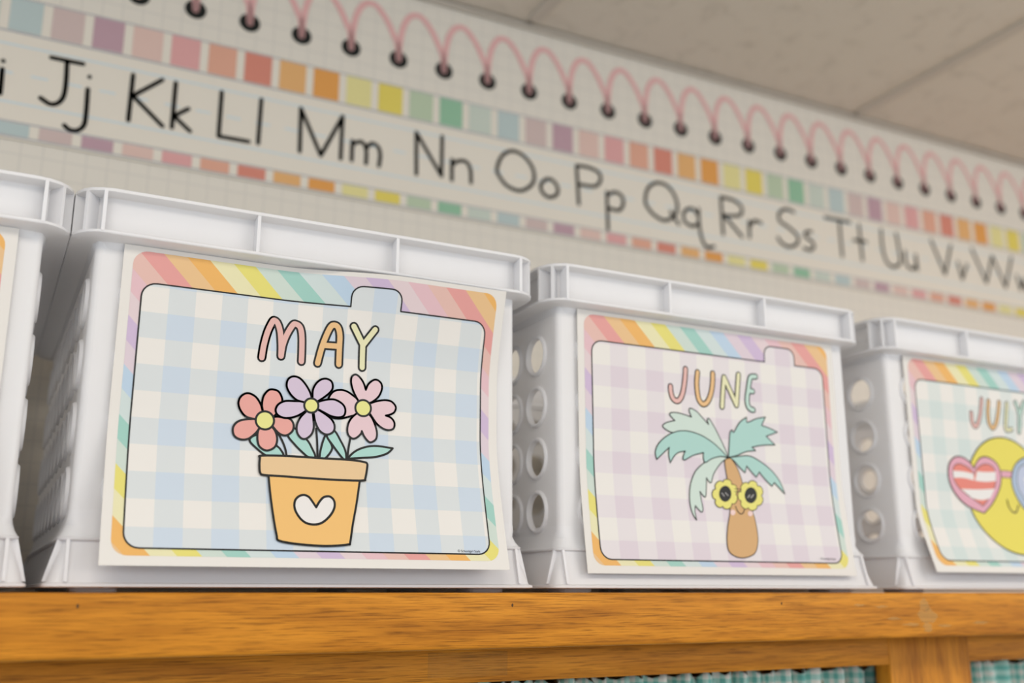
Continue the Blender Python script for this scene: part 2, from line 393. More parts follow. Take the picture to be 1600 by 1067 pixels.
JUNE_ART = [
{'k':'shape','m':'palm_frond','c':'pmint','p':[(9.0,111.3),(9.0,111.3),(-2.9,118.3),(-20.3,126.9),(-37.8,130.0),(-48.3,129.0),(-56.7,132.9),(-53.7,136.5),(-44.4,139.1),(-44.4,139.1),(-49.4,143.5),(-47.5,145.6),(-40.6,145.8),(-33.6,144.7),(-27.2,143.3),(-27.2,143.3),(-29.3,149.0),(-27.4,150.8),(-21.6,148.6),(-15.9,143.7),(-9.6,138.3),(-9.6,138.3),(-10.6,142.1),(-8.7,143.3),(-3.1,135.8),(2.4,126.5),(7.9,116.1)],'o':0.9,'oc':'pgrey'},
{'k':'shape','m':'palm_frond','c':'pmint','p':[(9.0,111.1),(9.0,111.1),(1.5,111.8),(-8.2,109.3),(-16.8,105.0),(-25.5,97.9),(-31.1,88.1),(-33.6,78.6),(-34.0,69.2),(-32.2,61.8),(-29.3,57.7),(-29.3,57.7),(-30.0,64.7),(-29.0,69.4),(-29.0,69.4),(-23.7,64.4),(-21.6,66.9),(-22.3,74.3),(-22.8,81.4),(-22.8,81.4),(-17.9,76.9),(-15.7,85.0),(-14.8,93.2),(-14.8,93.2),(-10.5,89.1),(-6.7,96.9),(1.2,106.0)],'o':0.9,'oc':'pgrey'},
{'k':'shape','m':'palm_frond','c':'pteal','p':[(9.0,111.3),(9.0,111.3),(1.9,117.7),(-7.4,123.9),(-19.0,128.9),(-31.9,131.2),(-43.6,129.9),(-54.2,125.0),(-61.9,118.4),(-65.2,111.6),(-64.1,105.6),(-64.1,105.6),(-58.2,110.6),(-51.2,116.3),(-51.2,116.3),(-52.0,110.5),(-50.6,103.6),(-50.6,103.6),(-46.9,109.0),(-42.1,112.6),(-35.1,114.2),(-35.1,114.2),(-37.7,108.6),(-36.0,106.8),(-27.1,111.1),(-16.3,114.1),(-16.3,114.1),(-16.6,108.8),(-14.6,105.9),(-8.2,109.3),(1.6,112.0)],'o':0.9,'oc':'pgrey'},
{'k':'shape','m':'palm_frond','c':'pteal','p':[(10.0,111.7),(10.0,111.7),(11.5,123.6),(12.9,132.7),(15.2,135.5),(15.2,135.5),(17.0,133.7),(24.1,142.7),(31.9,147.8),(31.9,147.8),(32.4,143.3),(42.7,147.3),(52.9,149.5),(52.9,149.5),(48.1,141.8),(48.1,141.8),(57.2,139.8),(65.5,137.1),(65.5,137.1),(52.5,132.6),(52.5,132.6),(62.0,125.6),(62.0,125.6),(47.7,124.4),(35.9,121.9),(35.9,121.9),(39.8,119.2),(39.8,119.2),(29.0,117.6),(19.0,113.8)],'o':0.9,'oc':'pgrey'},
{'k':'shape','m':'palm_frond','c':'pteal','p':[(9.9,111.3),(9.9,111.3),(22.2,113.3),(33.7,114.0),(46.5,108.9),(57.6,101.7),(65.0,93.0),(68.7,83.3),(68.7,83.3),(58.3,92.6),(58.3,92.6),(55.3,89.3),(55.3,89.3),(48.5,94.8),(42.6,100.9),(42.6,100.9),(38.8,96.2),(38.8,96.2),(32.8,101.7),(29.0,105.4),(29.0,105.4),(26.9,99.5),(26.9,99.5),(21.5,103.7),(15.4,109.1)],'o':0.9,'oc':'pgrey'},
{'k':'shape','m':'palm_trunk','c':'tan','p':[(5.7,107.9),(9.1,110.6),(13.1,110.2),(19.0,102.3),(22.2,93.5),(24.8,82.1),(30.9,64.6),(32.4,50.8),(31.3,40.8),(26.5,32.0),(16.3,28.2),(6.9,28.6),(-0.1,32.8),(-0.9,41.3),(2.0,53.6),(6.4,66.2),(7.0,81.3),(7.0,94.0)],'o':0.8,'oc':'pbrown'},
{'k':'shape','m':'sunglasses','c':'yel','p':[(14.7,80.6),(15.8,78.9),(15.7,77.0),(14.8,75.1),(13.4,73.5),(11.5,72.3),(9.1,72.2),(8.2,70.0),(6.4,68.6),(4.4,67.8),(2.4,67.7),(0.5,68.1),(-0.8,69.7),(-3.0,68.8),(-5.0,69.0),(-6.6,69.9),(-7.8,71.2),(-8.2,73.0),(-7.5,75.1),(-9.4,76.1),(-10.2,77.7),(-10.3,79.6),(-9.7,81.5),(-8.5,83.2),(-6.3,84.3),(-6.5,86.5),(-5.5,88.3),(-4.0,89.8),(-2.1,90.8),(-0.0,91.2),(2.0,90.4),(3.8,92.2),(5.8,92.8),(7.9,92.8),(9.7,92.2),(11.1,90.9),(11.4,88.8),(13.8,88.8),(15.4,87.8),(16.4,86.3),(16.7,84.5),(16.3,82.5)],'o':0.7,'oc':'pbrown'},
{'k':'shape','m':'sunglasses','c':'ink','p':[(9.8,80.8),(9.2,78.7),(8.0,76.8),(6.4,75.3),(4.4,74.2),(2.3,73.8),(0.4,74.1),(-1.3,75.0),(-2.5,76.4),(-3.2,78.2),(-3.2,80.3),(-2.6,82.3),(-1.4,84.3),(0.2,85.8),(2.1,86.8),(4.2,87.3),(6.2,87.0),(7.9,86.2),(9.1,84.7),(9.8,82.9)]},
{'k':'line','m':'sunglasses','c':'glint','p':[(-0.1,80.8),(2.1,78.6)],'w':0.9},
{'k':'line','m':'sunglasses','c':'glint','p':[(3.7,81.2),(6.0,79.3)],'w':0.9},
{'k':'shape','m':'sunglasses','c':'yel','p':[(42.2,80.5),(43.3,78.8),(43.2,76.8),(42.3,74.9),(40.8,73.3),(38.9,72.1),(36.4,71.9),(35.4,69.7),(33.6,68.4),(31.5,67.6),(29.4,67.4),(27.5,67.9),(26.2,69.5),(23.9,68.5),(21.8,68.8),(20.2,69.6),(19.0,71.0),(18.5,72.8),(19.3,75.0),(17.4,75.9),(16.6,77.6),(16.5,79.5),(17.1,81.4),(18.4,83.1),(20.7,84.3),(20.5,86.4),(21.5,88.3),(23.1,89.8),(25.0,90.8),(27.2,91.2),(29.3,90.4),(31.1,92.2),(33.2,92.9),(35.3,92.9),(37.2,92.2),(38.6,91.0),(39.0,88.8),(41.4,88.8),(43.0,87.8),(44.0,86.3),(44.3,84.4),(43.9,82.4)],'o':0.7,'oc':'pbrown'},
{'k':'shape','m':'sunglasses','c':'ink','p':[(37.2,80.7),(36.6,78.6),(35.3,76.6),(33.6,75.1),(31.6,74.0),(29.5,73.6),(27.4,73.9),(25.7,74.8),(24.5,76.2),(23.8,78.1),(23.8,80.1),(24.5,82.3),(25.7,84.2),(27.4,85.8),(29.3,86.8),(31.5,87.3),(33.5,87.0),(35.2,86.1),(36.5,84.7),(37.2,82.8)]},
{'k':'line','m':'sunglasses','c':'glint','p':[(27.0,78.4),(29.5,80.5)],'w':0.9},
{'k':'line','m':'sunglasses','c':'glint','p':[(30.5,78.3),(33.5,80.9)],'w':0.9},
{'k':'line','m':'sunglasses','c':'pbrown','p':[(14.1,85.2),(20.8,85.2)],'w':0.7},
{'k':'line','m':'sunglasses','c':'pbrown','p':[(13.8,82.9),(20.5,82.9)],'w':0.7},
{'k':'line','m':'palm_smile','c':'pbrown','p':[(12.6,70.2),(14.3,66.2),(17.1,64.1),(20.1,65.4),(21.8,68.3)],'w':0.9},
{'k':'shape','m':'palm_cheek','c':'cheek','p':[(11.6,65.2),(11.0,64.0),(9.9,63.1),(8.5,62.8),(7.2,63.1),(6.4,63.8),(6.2,65.0),(6.7,66.1),(7.8,67.0),(9.2,67.3),(10.5,67.1),(11.4,66.3)]},
{'k':'shape','m':'palm_cheek','c':'cheek','p':[(30.3,64.9),(29.7,63.8),(28.5,62.9),(27.1,62.5),(25.8,62.8),(24.9,63.6),(24.8,64.7),(25.3,65.9),(26.5,66.8),(27.9,67.1),(29.2,66.8),(30.1,66.0)]},
{'k':'letter','m':'title_letter','c':'t_salmon','p':[[(-31.1,184.4),(-32.2,175.4),(-34.8,164.1),(-38.1,157.8),(-41.8,155.9),(-45.6,158.3),(-47.3,163.6),(-47.4,167.9)]],'w':3.6,'o':5.6},
{'k':'letter','m':'title_letter','c':'t_orange','p':[[(-18.6,182.8),(-20.0,172.7),(-19.2,161.6),(-16.8,156.9),(-13.5,155.5),(-9.3,158.1),(-5.5,165.1),(-3.2,174.2),(-2.4,183.3)]],'w':3.6,'o':5.6},
{'k':'letter','m':'title_letter','c':'t_yellow','p':[[(5.9,154.9),(7.3,166.2),(9.6,181.1),(9.6,181.1),(21.7,157.6),(21.7,157.6),(23.6,171.0),(25.6,184.9)]],'w':3.6,'o':5.6},
{'k':'letter','m':'title_letter','c':'t_mint','p':[[(44.6,185.0),(39.5,184.2),(37.5,180.3),(35.8,173.2),(33.9,165.1),(34.1,158.9),(36.4,155.7),(39.9,154.8)],[(36.1,171.6),(40.3,171.4)]],'w':3.6,'o':5.6}]
JULY_ART = [
{'k':'shape','m':'sun_disc','c':'suny','p':[(51.3,94.0),(50.8,101.6),(49.3,109.1),(46.9,116.3),(43.5,123.1),(39.3,129.5),(34.2,135.2),(28.5,140.3),(22.2,144.5),(15.3,147.9),(8.1,150.3),(0.6,151.8),(-7.0,152.3),(-14.6,151.8),(-22.1,150.3),(-29.3,147.9),(-36.1,144.5),(-42.5,140.3),(-48.2,135.2),(-53.3,129.5),(-57.5,123.2),(-60.9,116.3),(-63.3,109.1),(-64.8,101.6),(-65.3,94.0),(-64.8,86.4),(-63.3,78.9),(-60.9,71.7),(-57.5,64.9),(-53.3,58.5),(-48.2,52.8),(-42.5,47.7),(-36.2,43.5),(-29.3,40.1),(-22.1,37.7),(-14.6,36.2),(-7.0,35.7),(0.6,36.2),(8.1,37.7),(15.3,40.1),(22.1,43.5),(28.5,47.7),(34.2,52.8),(39.3,58.5),(43.5,64.8),(46.9,71.7),(49.3,78.9),(50.8,86.4)],'o':1.3,'oc':'pgrey'},
{'k':'shape','m':'heart_glasses','c':'gpink','p':[(-18.8,117.9),(4.8,118.1),(3.8,112.5),(-19.7,112.6)],'o':0.7,'oc':'pbrown'},
{'k':'shape','m':'heart_glasses','c':'gpink','p':[(-53.1,118.7),(-53.1,118.7),(-58.8,124.9),(-68.4,128.9),(-78.7,128.3),(-87.0,122.0),(-90.3,111.6),(-88.3,100.3),(-79.9,89.2),(-66.4,80.9),(-46.1,75.2),(-46.1,75.2),(-34.1,83.4),(-22.5,95.5),(-15.7,107.5),(-15.6,119.4),(-21.2,127.0),(-32.1,131.0),(-41.9,129.8),(-49.4,124.1)],'o':1.3,'oc':'pbrown'},
{'k':'shape','m':'heart_glasses','c':'gcoral','p':[(-54.1,112.2),(-54.1,112.2),(-58.1,117.1),(-66.0,120.6),(-75.0,122.0),(-82.0,118.4),(-84.1,110.6),(-81.5,103.1),(-73.4,95.8),(-59.6,88.8),(-45.7,82.3),(-45.7,82.3),(-36.9,89.7),(-27.7,99.1),(-23.3,108.5),(-23.5,119.0),(-29.5,123.3),(-39.1,123.4),(-48.4,119.0)],'o':0.8,'oc':'pbrown'},
{'k':'shape','m':'heart_glasses','c':'white','p':[(-83.5,114.8),(-83.5,114.8),(-68.7,114.8),(-54.7,113.2),(-54.7,113.2),(-55.0,106.7),(-55.0,106.7),(-69.6,108.5),(-83.4,107.9),(-83.4,107.9)]},
{'k':'shape','m':'heart_glasses','c':'white','p':[(-49.4,116.0),(-49.4,116.0),(-36.5,115.9),(-22.1,116.9),(-22.1,116.9),(-23.4,107.8),(-23.4,107.8),(-38.0,106.2),(-53.5,106.5),(-53.5,106.5)]},
{'k':'shape','m':'heart_glasses','c':'white','p':[(-75.0,97.7),(-75.0,97.7),(-50.7,98.1),(-26.4,99.9),(-26.4,99.9),(-33.9,90.5),(-33.9,90.5),(-46.6,88.0),(-60.5,89.2),(-60.5,89.2)]},
{'k':'shape','m':'heart_glasses','c':'gblue','p':[(44.2,123.9),(44.2,123.9),(52.8,131.2),(65.3,136.7),(77.0,137.4),(84.3,131.6),(84.3,120.6),(77.5,107.9),(63.5,95.1),(45.1,85.0),(20.4,77.5),(20.4,77.5),(10.9,85.0),(3.0,96.6),(0.1,108.3),(4.2,120.5),(12.7,128.9),(25.7,134.4),(35.9,134.3),(42.1,129.3)],'o':1.2,'oc':'pbrown'},
{'k':'shape','m':'heart_glasses','c':'glblue','p':[(42.9,117.1),(42.9,117.1),(49.1,122.8),(59.3,127.5),(70.3,130.1),(77.1,127.1),(76.5,118.8),(70.6,110.3),(58.6,101.6),(40.5,92.8),(22.8,84.8),(22.8,84.8),(16.1,91.8),(9.7,100.8),(8.4,110.0),(12.3,120.9),(20.2,126.0),(30.5,127.2),(39.0,123.7)],'o':0.8,'oc':'pbrown'},
{'k':'shape','m':'heart_glasses','c':'white','p':[(24.6,116.7),(24.6,116.7),(25.5,112.9),(25.5,112.9),(30.4,113.0),(30.4,113.0),(26.0,110.1),(26.0,110.1),(26.7,106.1),(26.7,106.1),(23.1,108.3),(23.1,108.3),(18.6,105.7),(18.6,105.7),(20.7,109.8),(20.7,109.8),(17.3,112.3),(17.3,112.3),(22.2,112.7),(22.2,112.7)]},
{'k':'line','m':'sun_smile','c':'pbrown','p':[(-9.9,89.5),(-8.5,83.0),(-4.1,78.2),(1.3,77.9),(6.1,84.9)],'w':1.6},
{'k':'letter','m':'title_letter','c':'t_salmon','p':[[(-30.4,189.9),(-34.9,174.1),(-40.4,163.6),(-45.0,161.0),(-48.1,165.7),(-47.9,174.4)]],'w':3.4,'o':5.3},
{'k':'letter','m':'title_letter','c':'t_orange','p':[[(-20.5,188.7),(-23.5,175.0),(-22.8,164.9),(-18.5,161.2),(-12.7,166.3),(-7.9,177.5),(-4.7,188.7)]],'w':3.4,'o':5.3},
{'k':'letter','m':'title_letter','c':'t_yellow','p':[[(6.9,188.3),(3.5,174.3),(1.0,163.3),(2.6,160.7),(9.4,161.8)]],'w':3.4,'o':5.3},
{'k':'letter','m':'title_letter','c':'t_mint','p':[[(20.4,190.8),(24.3,178.0),(20.7,159.9)],[(33.9,191.9),(24.7,178.0)]],'w':3.4,'o':5.3}]
GLYPHS = [
('i',[([(-29.5,549.8)],False),([(-29.4,540.5),(-28.9,526.3),(-28.5,512.2)],False)]),
('J',[([(16.0,565.6),(48.1,565.9)],False),([(31.9,566.2),(33.2,537.1),(31.8,521.3),(26.2,513.1),(19.2,511.5),(10.2,516.2)],False)]),
('j',[([(56.0,552.2)],False),([(55.6,537.2),(56.4,508.1),(55.5,494.2),(49.6,486.9),(41.7,486.1),(36.3,490.0)],False)]),
('K',[([(100.5,565.7),(100.0,510.0)],False),([(132.0,567.2),(102.3,540.4)],False),([(102.3,540.4),(136.4,511.1)],False)]),
('k',[([(146.8,567.2),(146.6,511.5)],False),([(162.9,538.4),(147.9,526.0)],False),([(147.9,526.0),(166.5,511.4)],False)]),
('L',[([(198.6,567.8),(198.6,567.8),(198.6,512.0),(198.6,512.0),(233.2,512.6)],False)]),
('l',[([(244.9,569.3),(244.2,512.8)],False)]),
('M',[([(294.1,512.8),(294.1,512.8),(292.9,568.7),(292.9,568.7),(320.1,512.9),(320.1,512.9),(345.2,569.8),(345.2,569.8),(344.9,513.7)],False)]),
('m',[([(358.9,540.2),(358.9,514.4)],False),([(359.1,535.9),(370.4,541.5),(377.0,532.1),(377.3,513.8)],False),([(377.0,534.2),(384.1,542.3),(392.7,538.6),(395.4,528.3),(394.2,513.9)],False)]),
('N',[([(444.1,512.9),(444.1,512.9),(442.8,569.6),(442.8,569.6),(478.5,516.9),(478.5,516.9),(478.5,571.7)],False)]),
('n',[([(492.9,542.5),(493.0,514.2)],False),([(493.0,535.2),(502.2,542.5),(513.5,543.0),(519.3,533.0),(520.1,515.7)],False)]),
('O',[([(557.6,542.4),(565.4,562.8),(581.2,572.7),(599.1,567.8),(612.2,551.3),(611.0,532.0),(593.0,518.3),(573.3,521.1),(561.6,532.0)],True)]),
('o',[([(623.1,530.5),(629.3,540.3),(639.6,543.2),(648.7,535.3),(648.6,523.8),(637.3,517.0),(627.1,520.8)],True)]),
('P',[([(679.9,571.5),(682.5,515.5)],False),([(679.9,571.5),(699.2,572.5),(715.5,568.2),(718.4,557.5),(708.8,546.3),(684.4,544.5)],False)]),
('p',[([(728.3,541.5),(728.9,486.8)],False),([(729.2,537.0),(741.9,544.0),(753.3,539.5),(755.0,528.5),(747.4,517.8),(729.8,518.4)],False)]),
('Q',[([(792.8,542.9),(798.9,561.3),(815.7,572.2),(835.3,568.1),(847.8,549.0),(844.7,529.1),(826.5,516.4),(808.1,520.8),(795.6,532.0)],True),([(835.9,531.4),(849.6,514.5)],False)]),
('q',[([(885.4,534.2),(874.5,543.1),(860.6,535.8),(859.9,522.1),(873.1,515.6),(884.7,521.5)],False),([(886.4,544.2),(886.7,516.9),(891.3,496.4),(898.8,487.9),(911.6,490.9)],False)]),
('R',[([(928.6,570.8),(929.7,512.5)],False),([(928.6,570.8),(952.1,570.1),(967.1,561.7),(962.6,547.8),(931.5,542.4)],False),([(933.8,541.8),(965.1,514.4)],False)]),
('r',[([(980.2,541.8),(979.5,515.7)],False),([(980.8,533.9),(991.2,544.1),(1003.3,542.7)],False)]),
('S',[([(1070.4,571.7),(1055.4,574.2),(1040.8,565.5),(1041.0,552.2),(1058.0,544.8),(1074.7,533.2),(1072.3,520.5),(1055.3,512.8),(1040.7,517.5),(1035.1,524.7)],False)]),
('s',[([(1103.9,545.2),(1093.5,543.5),(1090.2,535.8),(1102.5,529.5),(1107.0,521.9),(1098.6,514.4),(1085.9,515.5)],False)]),
('T',[([(1134.1,574.4),(1187.7,575.1)],False),([(1164.5,573.3),(1165.2,514.4)],False)]),
('t',[([(1206.7,574.0),(1208.4,514.7)],False),([(1192.7,546.1),(1220.2,547.3)],False)]),
('U',[([(1255.6,574.0),(1255.7,541.0),(1262.5,519.5),(1277.9,513.7),(1292.8,524.1),(1292.0,550.9),(1289.3,573.3)],False)]),
('u',[([(1306.3,544.8),(1305.3,526.0),(1316.4,516.3),(1328.2,522.1),(1330.9,542.3)],False),([(1330.9,542.3),(1331.6,516.4)],False)]),
('V',[([(1370.4,574.9),(1370.4,574.9),(1396.9,518.6),(1396.9,518.6),(1417.7,572.9)],False)]),
('v',[([(1431.2,544.9),(1431.2,544.9),(1438.0,516.0),(1438.0,516.0),(1453.1,543.9)],False)]),
('W',[([(1469.8,574.6),(1469.8,574.6),(1498.5,518.1),(1498.5,518.1),(1520.5,569.3),(1520.5,569.3),(1547.2,516.2),(1547.2,516.2),(1571.3,574.9)],False)]),
('w',[([(1579.9,542.8),(1579.9,542.8),(1586.5,517.2),(1586.5,517.2),(1597.6,538.7),(1597.6,538.7),(1603.6,515.1),(1603.6,515.1),(1615.7,537.9)],False)])]

# ================================================================ the room
Y_WALL = 1.13
Z_CEIL = 0.7615

# back wall, covered with pale grid paper
nt = NT('grid_paper', 0.75, 0.25)
def grid_nodes(nt, pitch, base, line, width=0.035, vert='Z'):
    tc = nt.n('ShaderNodeTexCoord'); sp = nt.n('ShaderNodeSeparateXYZ'); nt.l(tc.outputs['Object'], sp.inputs[0])
    res = []
    for ax in ('X', 'Z'):
        q = nt.math('FRACT', nt.math('DIVIDE', nt.math('ADD', sp.outputs[ax], 10.0), pitch))
        d = nt.math('ABSOLUTE', nt.math('SUBTRACT', q, 0.5))
        res.append(nt.math('GREATER_THAN', d, 0.5 - width))
    fac = nt.math('MAXIMUM', res[0], res[1])
    nt.color(nt.mix(fac, base, line))
PAPER_WALL = (0.80, 0.745, 0.65)
grid_nodes(nt, 0.0215, PAPER_WALL, (0.71, 0.665, 0.59))
M_GRID = nt.m
wall = obj('wall_back', *box_data(-1.6, 4.2, 0, 0.1, -1.05, 1.0), M_GRID)
wall.location = (0, Y_WALL, 0)
tag(wall, 'beige wall covered with pale grid paper behind the crates', 'wall', kind='structure')

# ceiling: mineral tiles in a metal grid
nt = NT('ceiling_tile_fibre', 0.95, 0.1)
vec = nt.coords('Object')
n1 = nt.noise(vec, 26, 5, 0.65, 0.6); n2 = nt.noise(vec, 130, 3, 0.6)
pits = nt.ramp(n1, [(0.34, (0.65, 0.595, 0.51)), (0.46, (0.75, 0.69, 0.595)), (1.0, (0.77, 0.71, 0.615))])
nt.color(nt.mix(nt.math('MULTIPLY', n2, 0.25), pits, (0.72, 0.66, 0.57)))
nt.bump(nt.math('ADD', n1, nt.math('MULTIPLY', n2, 0.4)), 0.3, 0.002)
M_TILE = nt.m
M_TBAR = mat('painted_metal_grid', (0.60, 0.545, 0.47), 0.5, 0.4)
ceil = obj('ceiling', *box_data(-1.6, 4.2, -1.4, Y_WALL + 0.05, Z_CEIL + 0.06, Z_CEIL + 0.08), mat('ceiling_void', (0.3, 0.28, 0.25), 0.9, 0.1))
tag(ceil, 'suspended ceiling of speckled off-white mineral tiles', 'ceiling', kind='structure')
SEAM0 = 1.2145; TILE = 0.61
ys = [Y_WALL - 0.002, 0.52, -0.09, -0.70, -1.31]
tile_v, tile_f = None, None
for j in range(4):
    shared = None
    for i in range(-4, 5):
        xa = SEAM0 + (i - 1) * TILE + 0.003; xb = xa + TILE - 0.006
        if shared is None:
            o = box('ceiling_tile', 0, xb - xa, ys[j + 1] + 0.003, ys[j] - 0.003, Z_CEIL + 0.006, Z_CEIL + 0.022, M_TILE, ceil, 0.002, 1)
            shared = o
        else:
            o = shared.copy(); COL.objects.link(o)
        o.location.x = xa
for i in range(-4, 6):
    x = SEAM0 + (i - 1) * TILE
    box('grid_bar', x - 0.009, x + 0.009, -1.31, Y_WALL - 0.02, Z_CEIL + 0.001, Z_CEIL + 0.008, M_TBAR, ceil, 0.001, 1)
for j in range(1, 4):
    box('grid_bar', -1.5, 4.0, ys[j] - 0.011, ys[j] + 0.011, Z_CEIL, Z_CEIL + 0.0075, M_TBAR, ceil, 0.001, 1)
tr1 = box('trim_1', -1.6, 4.2, Y_WALL - 0.009, Y_WALL - 0.0005, Z_CEIL - 0.001, Z_CEIL + 0.004, M_TBAR, None, 0.001, 1)
tag(tr1, 'thin painted metal angle where ceiling meets wall', 'trim', kind='structure')

fl = obj('floor', *box_data(-3.0, 5.2, -3.5, Y_WALL, -1.07, -1.05), mat('floor_vinyl', (0.55, 0.50, 0.44), 0.5, 0.4))
tag(fl, 'plain beige vinyl classroom floor', 'floor', kind='structure')

# ---------------------------------------------------------------- alphabet strip and notebook header on the wall
def alb(m_, w_=(193, 184, 170), k=0.78):
    return tuple(k * (a / b) ** 2.2 for a, b in zip(m_, w_))
STRIP_COLS = [('pale lilac', (178, 158, 152)), ('purple', (163, 133, 140)), ('pale pink', (192, 163, 152)), ('pink', (192, 141, 138)),
              ('pale salmon', (193, 143, 122)), ('coral', (186, 118, 102)), ('light orange', (197, 150, 98)), ('orange', (196, 136, 72)),
              ('pale yellow', (196, 186, 128)), ('yellow', (196, 178, 84)), ('pale green', (160, 172, 146)), ('green', (126, 162, 134)),
              ('pale blue', (172, 178, 166)), ('blue', (160, 171, 168))]
def strip_albedo(c):
    a = alb(c)
    g = sum(a) / 3
    return tuple(min(0.85, max(0.02, (g + (x - g) * 0.98) * k)) for x, k in zip(a, (1.0, 0.915, 0.775)))
M_SQ = [mat('print_' + n.replace(' ', '_'), strip_albedo(c), 0.7, 0.25) for n, c in STRIP_COLS]
M_INKW = mat('black_letter_ink', (0.012, 0.014, 0.012), 0.7, 0.25)
M_PINKW = mat('pink_wire_ink', alb((197, 146, 132)), 0.7, 0.25)
M_GUIDE = mat('pale_blue_guide_line', alb((178, 182, 172)), 0.7, 0.25)
M_GREYL = mat('grey_rule', alb((150, 143, 134)), 0.7, 0.25)
M_STRIP = mat('strip_paper', (0.83, 0.765, 0.655), 0.7, 0.25)

X0, X1 = -0.45, 2.75
YS = Y_WALL - 0.0032
strip = empty('alphabet_strip', (0, YS, 0.464), 'long handwriting alphabet strip with pastel colour squares along its edges', 'alphabet strip')
def sobj(name, v2, f, m, off, smooth=False):
    """flat print in strip coordinates (metres), off metres in front of the strip"""
    return obj(name, [(x, -off, z - 0.464) for x, z in v2], f, m, strip)
v, f = box_data(X0, X1, 0, 0.0028, 0, 0.629 - 0.464)
obj('strip_sheet', v, f, M_STRIP, strip)
def rect(x0, x1, z0, z1): return [(x0, z0), (x1, z0), (x1, z1), (x0, z1)], [(0, 1, 2, 3)]
for nm, z, h in (('grey_rule', 0.6276, 0.0009), ('grey_rule', 0.5868, 0.0011), ('grey_rule', 0.4832, 0.0009), ('grey_rule', 0.4668, 0.0009)):
    sobj(nm, *rect(X0, X1, z - h, z + h), M_GREYL, 0.0002)
for z in (0.5715, 0.5050):
    sobj('guide_line', *rect(X0, X1, z - 0.0011, z + 0.0011), M_GUIDE, 0.0002)
xx = X0
dash = None
while xx < X1:
    if dash is None:
        dash = sobj('guide_dash', *rect(0, 0.017, 0.5375, 0.5397), M_GUIDE, 0.0002)
        dash.location.x = xx
    else:
        d2 = dash.copy(); COL.objects.link(d2); d2.location.x = xx
    xx += 0.0345
PITCH = 0.5875 / 14
sq = [None] * 28
for k in range(-11, 63):
    ci = (k + 1) % 14
    xc = 0.071 + k * PITCH
    for row, (za, zb) in enumerate(((0.5885, 0.6265), (0.4680, 0.4818))):
        key = ci + 14 * row
        if sq[key] is None:
            sq[key] = sobj('colour_square' if row == 0 else 'colour_bar', *rect(-0.0162, 0.0162, za, zb), M_SQ[ci], 0.0004)
            sq[key].location.x = xc
        else:
            c = sq[key].copy(); COL.objects.link(c); c.location.x = xc
# the alphabet runs on past both ends of the photographed stretch
MORE = [[[(-52, 567), (-52, 512)], [(-62, 567), (-42, 567)], [(-62, 512), (-42, 512)]],
        [[(-170, 567), (-170, 512)], [(-132, 567), (-132, 512)], [(-170, 541), (-132, 541)]],
        [[(-116, 567), (-116, 512)], [(-116, 528), (-106, 540), (-95, 538), (-91, 526), (-91, 512)]],
        [[(1640, 569), (1678, 514)], [(1678, 569), (1640, 514)]], [[(1690, 541), (1712, 514)], [(1712, 541), (1690, 514)]],
        [[(1750, 569), (1770, 542)], [(1790, 569), (1770, 542)], [(1770, 542), (1770, 514)]], [[(1802, 541), (1814, 514)], [(1826, 541), (1806, 486)]],
        [[(1862, 569), (1900, 569), (1900, 569), (1862, 514), (1862, 514), (1900, 514)]], [[(1912, 541), (1934, 541), (1934, 541), (1912, 514), (1912, 514), (1934, 514)]]]
for name, strokes in GLYPHS + [('more', [(q, False) for q in m_]) for m_ in MORE]:
    parts = []
    for pts, closed in strokes:
        path = catmull(pts, closed, 6) if len(pts) > 2 else pts
        parts.append(capsules(path, 5.0, closed))
    V, F = joined(parts)
    sobj('letter', [(x / 1000, z / 1000) for x, z in V], F, M_INKW, 0.0006)

hdr = empty('notebook_header', (0, Y_WALL - 0.0016, 0.6295), 'grid-paper wall border with printed black punch holes and pink spiral binding', 'wall border')
v, f = box_data(X0, X1, 0, 0.0014, 0, Z_CEIL - 0.0025 - 0.6295)
o = obj('header_sheet', v, f, M_GRID, hdr)
hole0 = None; loop0 = None
lp = [(0, 666), (1.5, 692), (6, 716), (14, 731), (23, 736), (33, 733), (46, 718), (56.5, 698), (61.8, 686), (63.6, 666)]
for k in range(-8, 42):
    x = 0.0985 + k * 0.0636
    if hole0 is None:
        cc = [(0.0125 * math.cos(a * math.pi / 12), 0.0120 * math.sin(a * math.pi / 12)) for a in range(24)]
        hole0 = obj('punch_hole', [(0, -0.0003, 0.6665 - 0.6295)] + [(a, -0.0003, b + 0.6665 - 0.6295) for a, b in cc],
                    [(0, 1 + (i + 1) % 24, 1 + i) for i in range(24)], M_INKW, hdr)
        V, F = flatten(*stroke2d(catmull([(a, b) for a, b in lp], False, 5), 8.0))
        loop0 = obj('spiral_loop', [(a / 1000, -0.0006, b / 1000 - 0.6295) for a, b in V], F, M_PINKW, hdr)
        hole0.location.x = x; loop0.location.x = x
    else:
        for p in (hole0, loop0):
            c = p.copy(); COL.objects.link(c); c.location.x = x

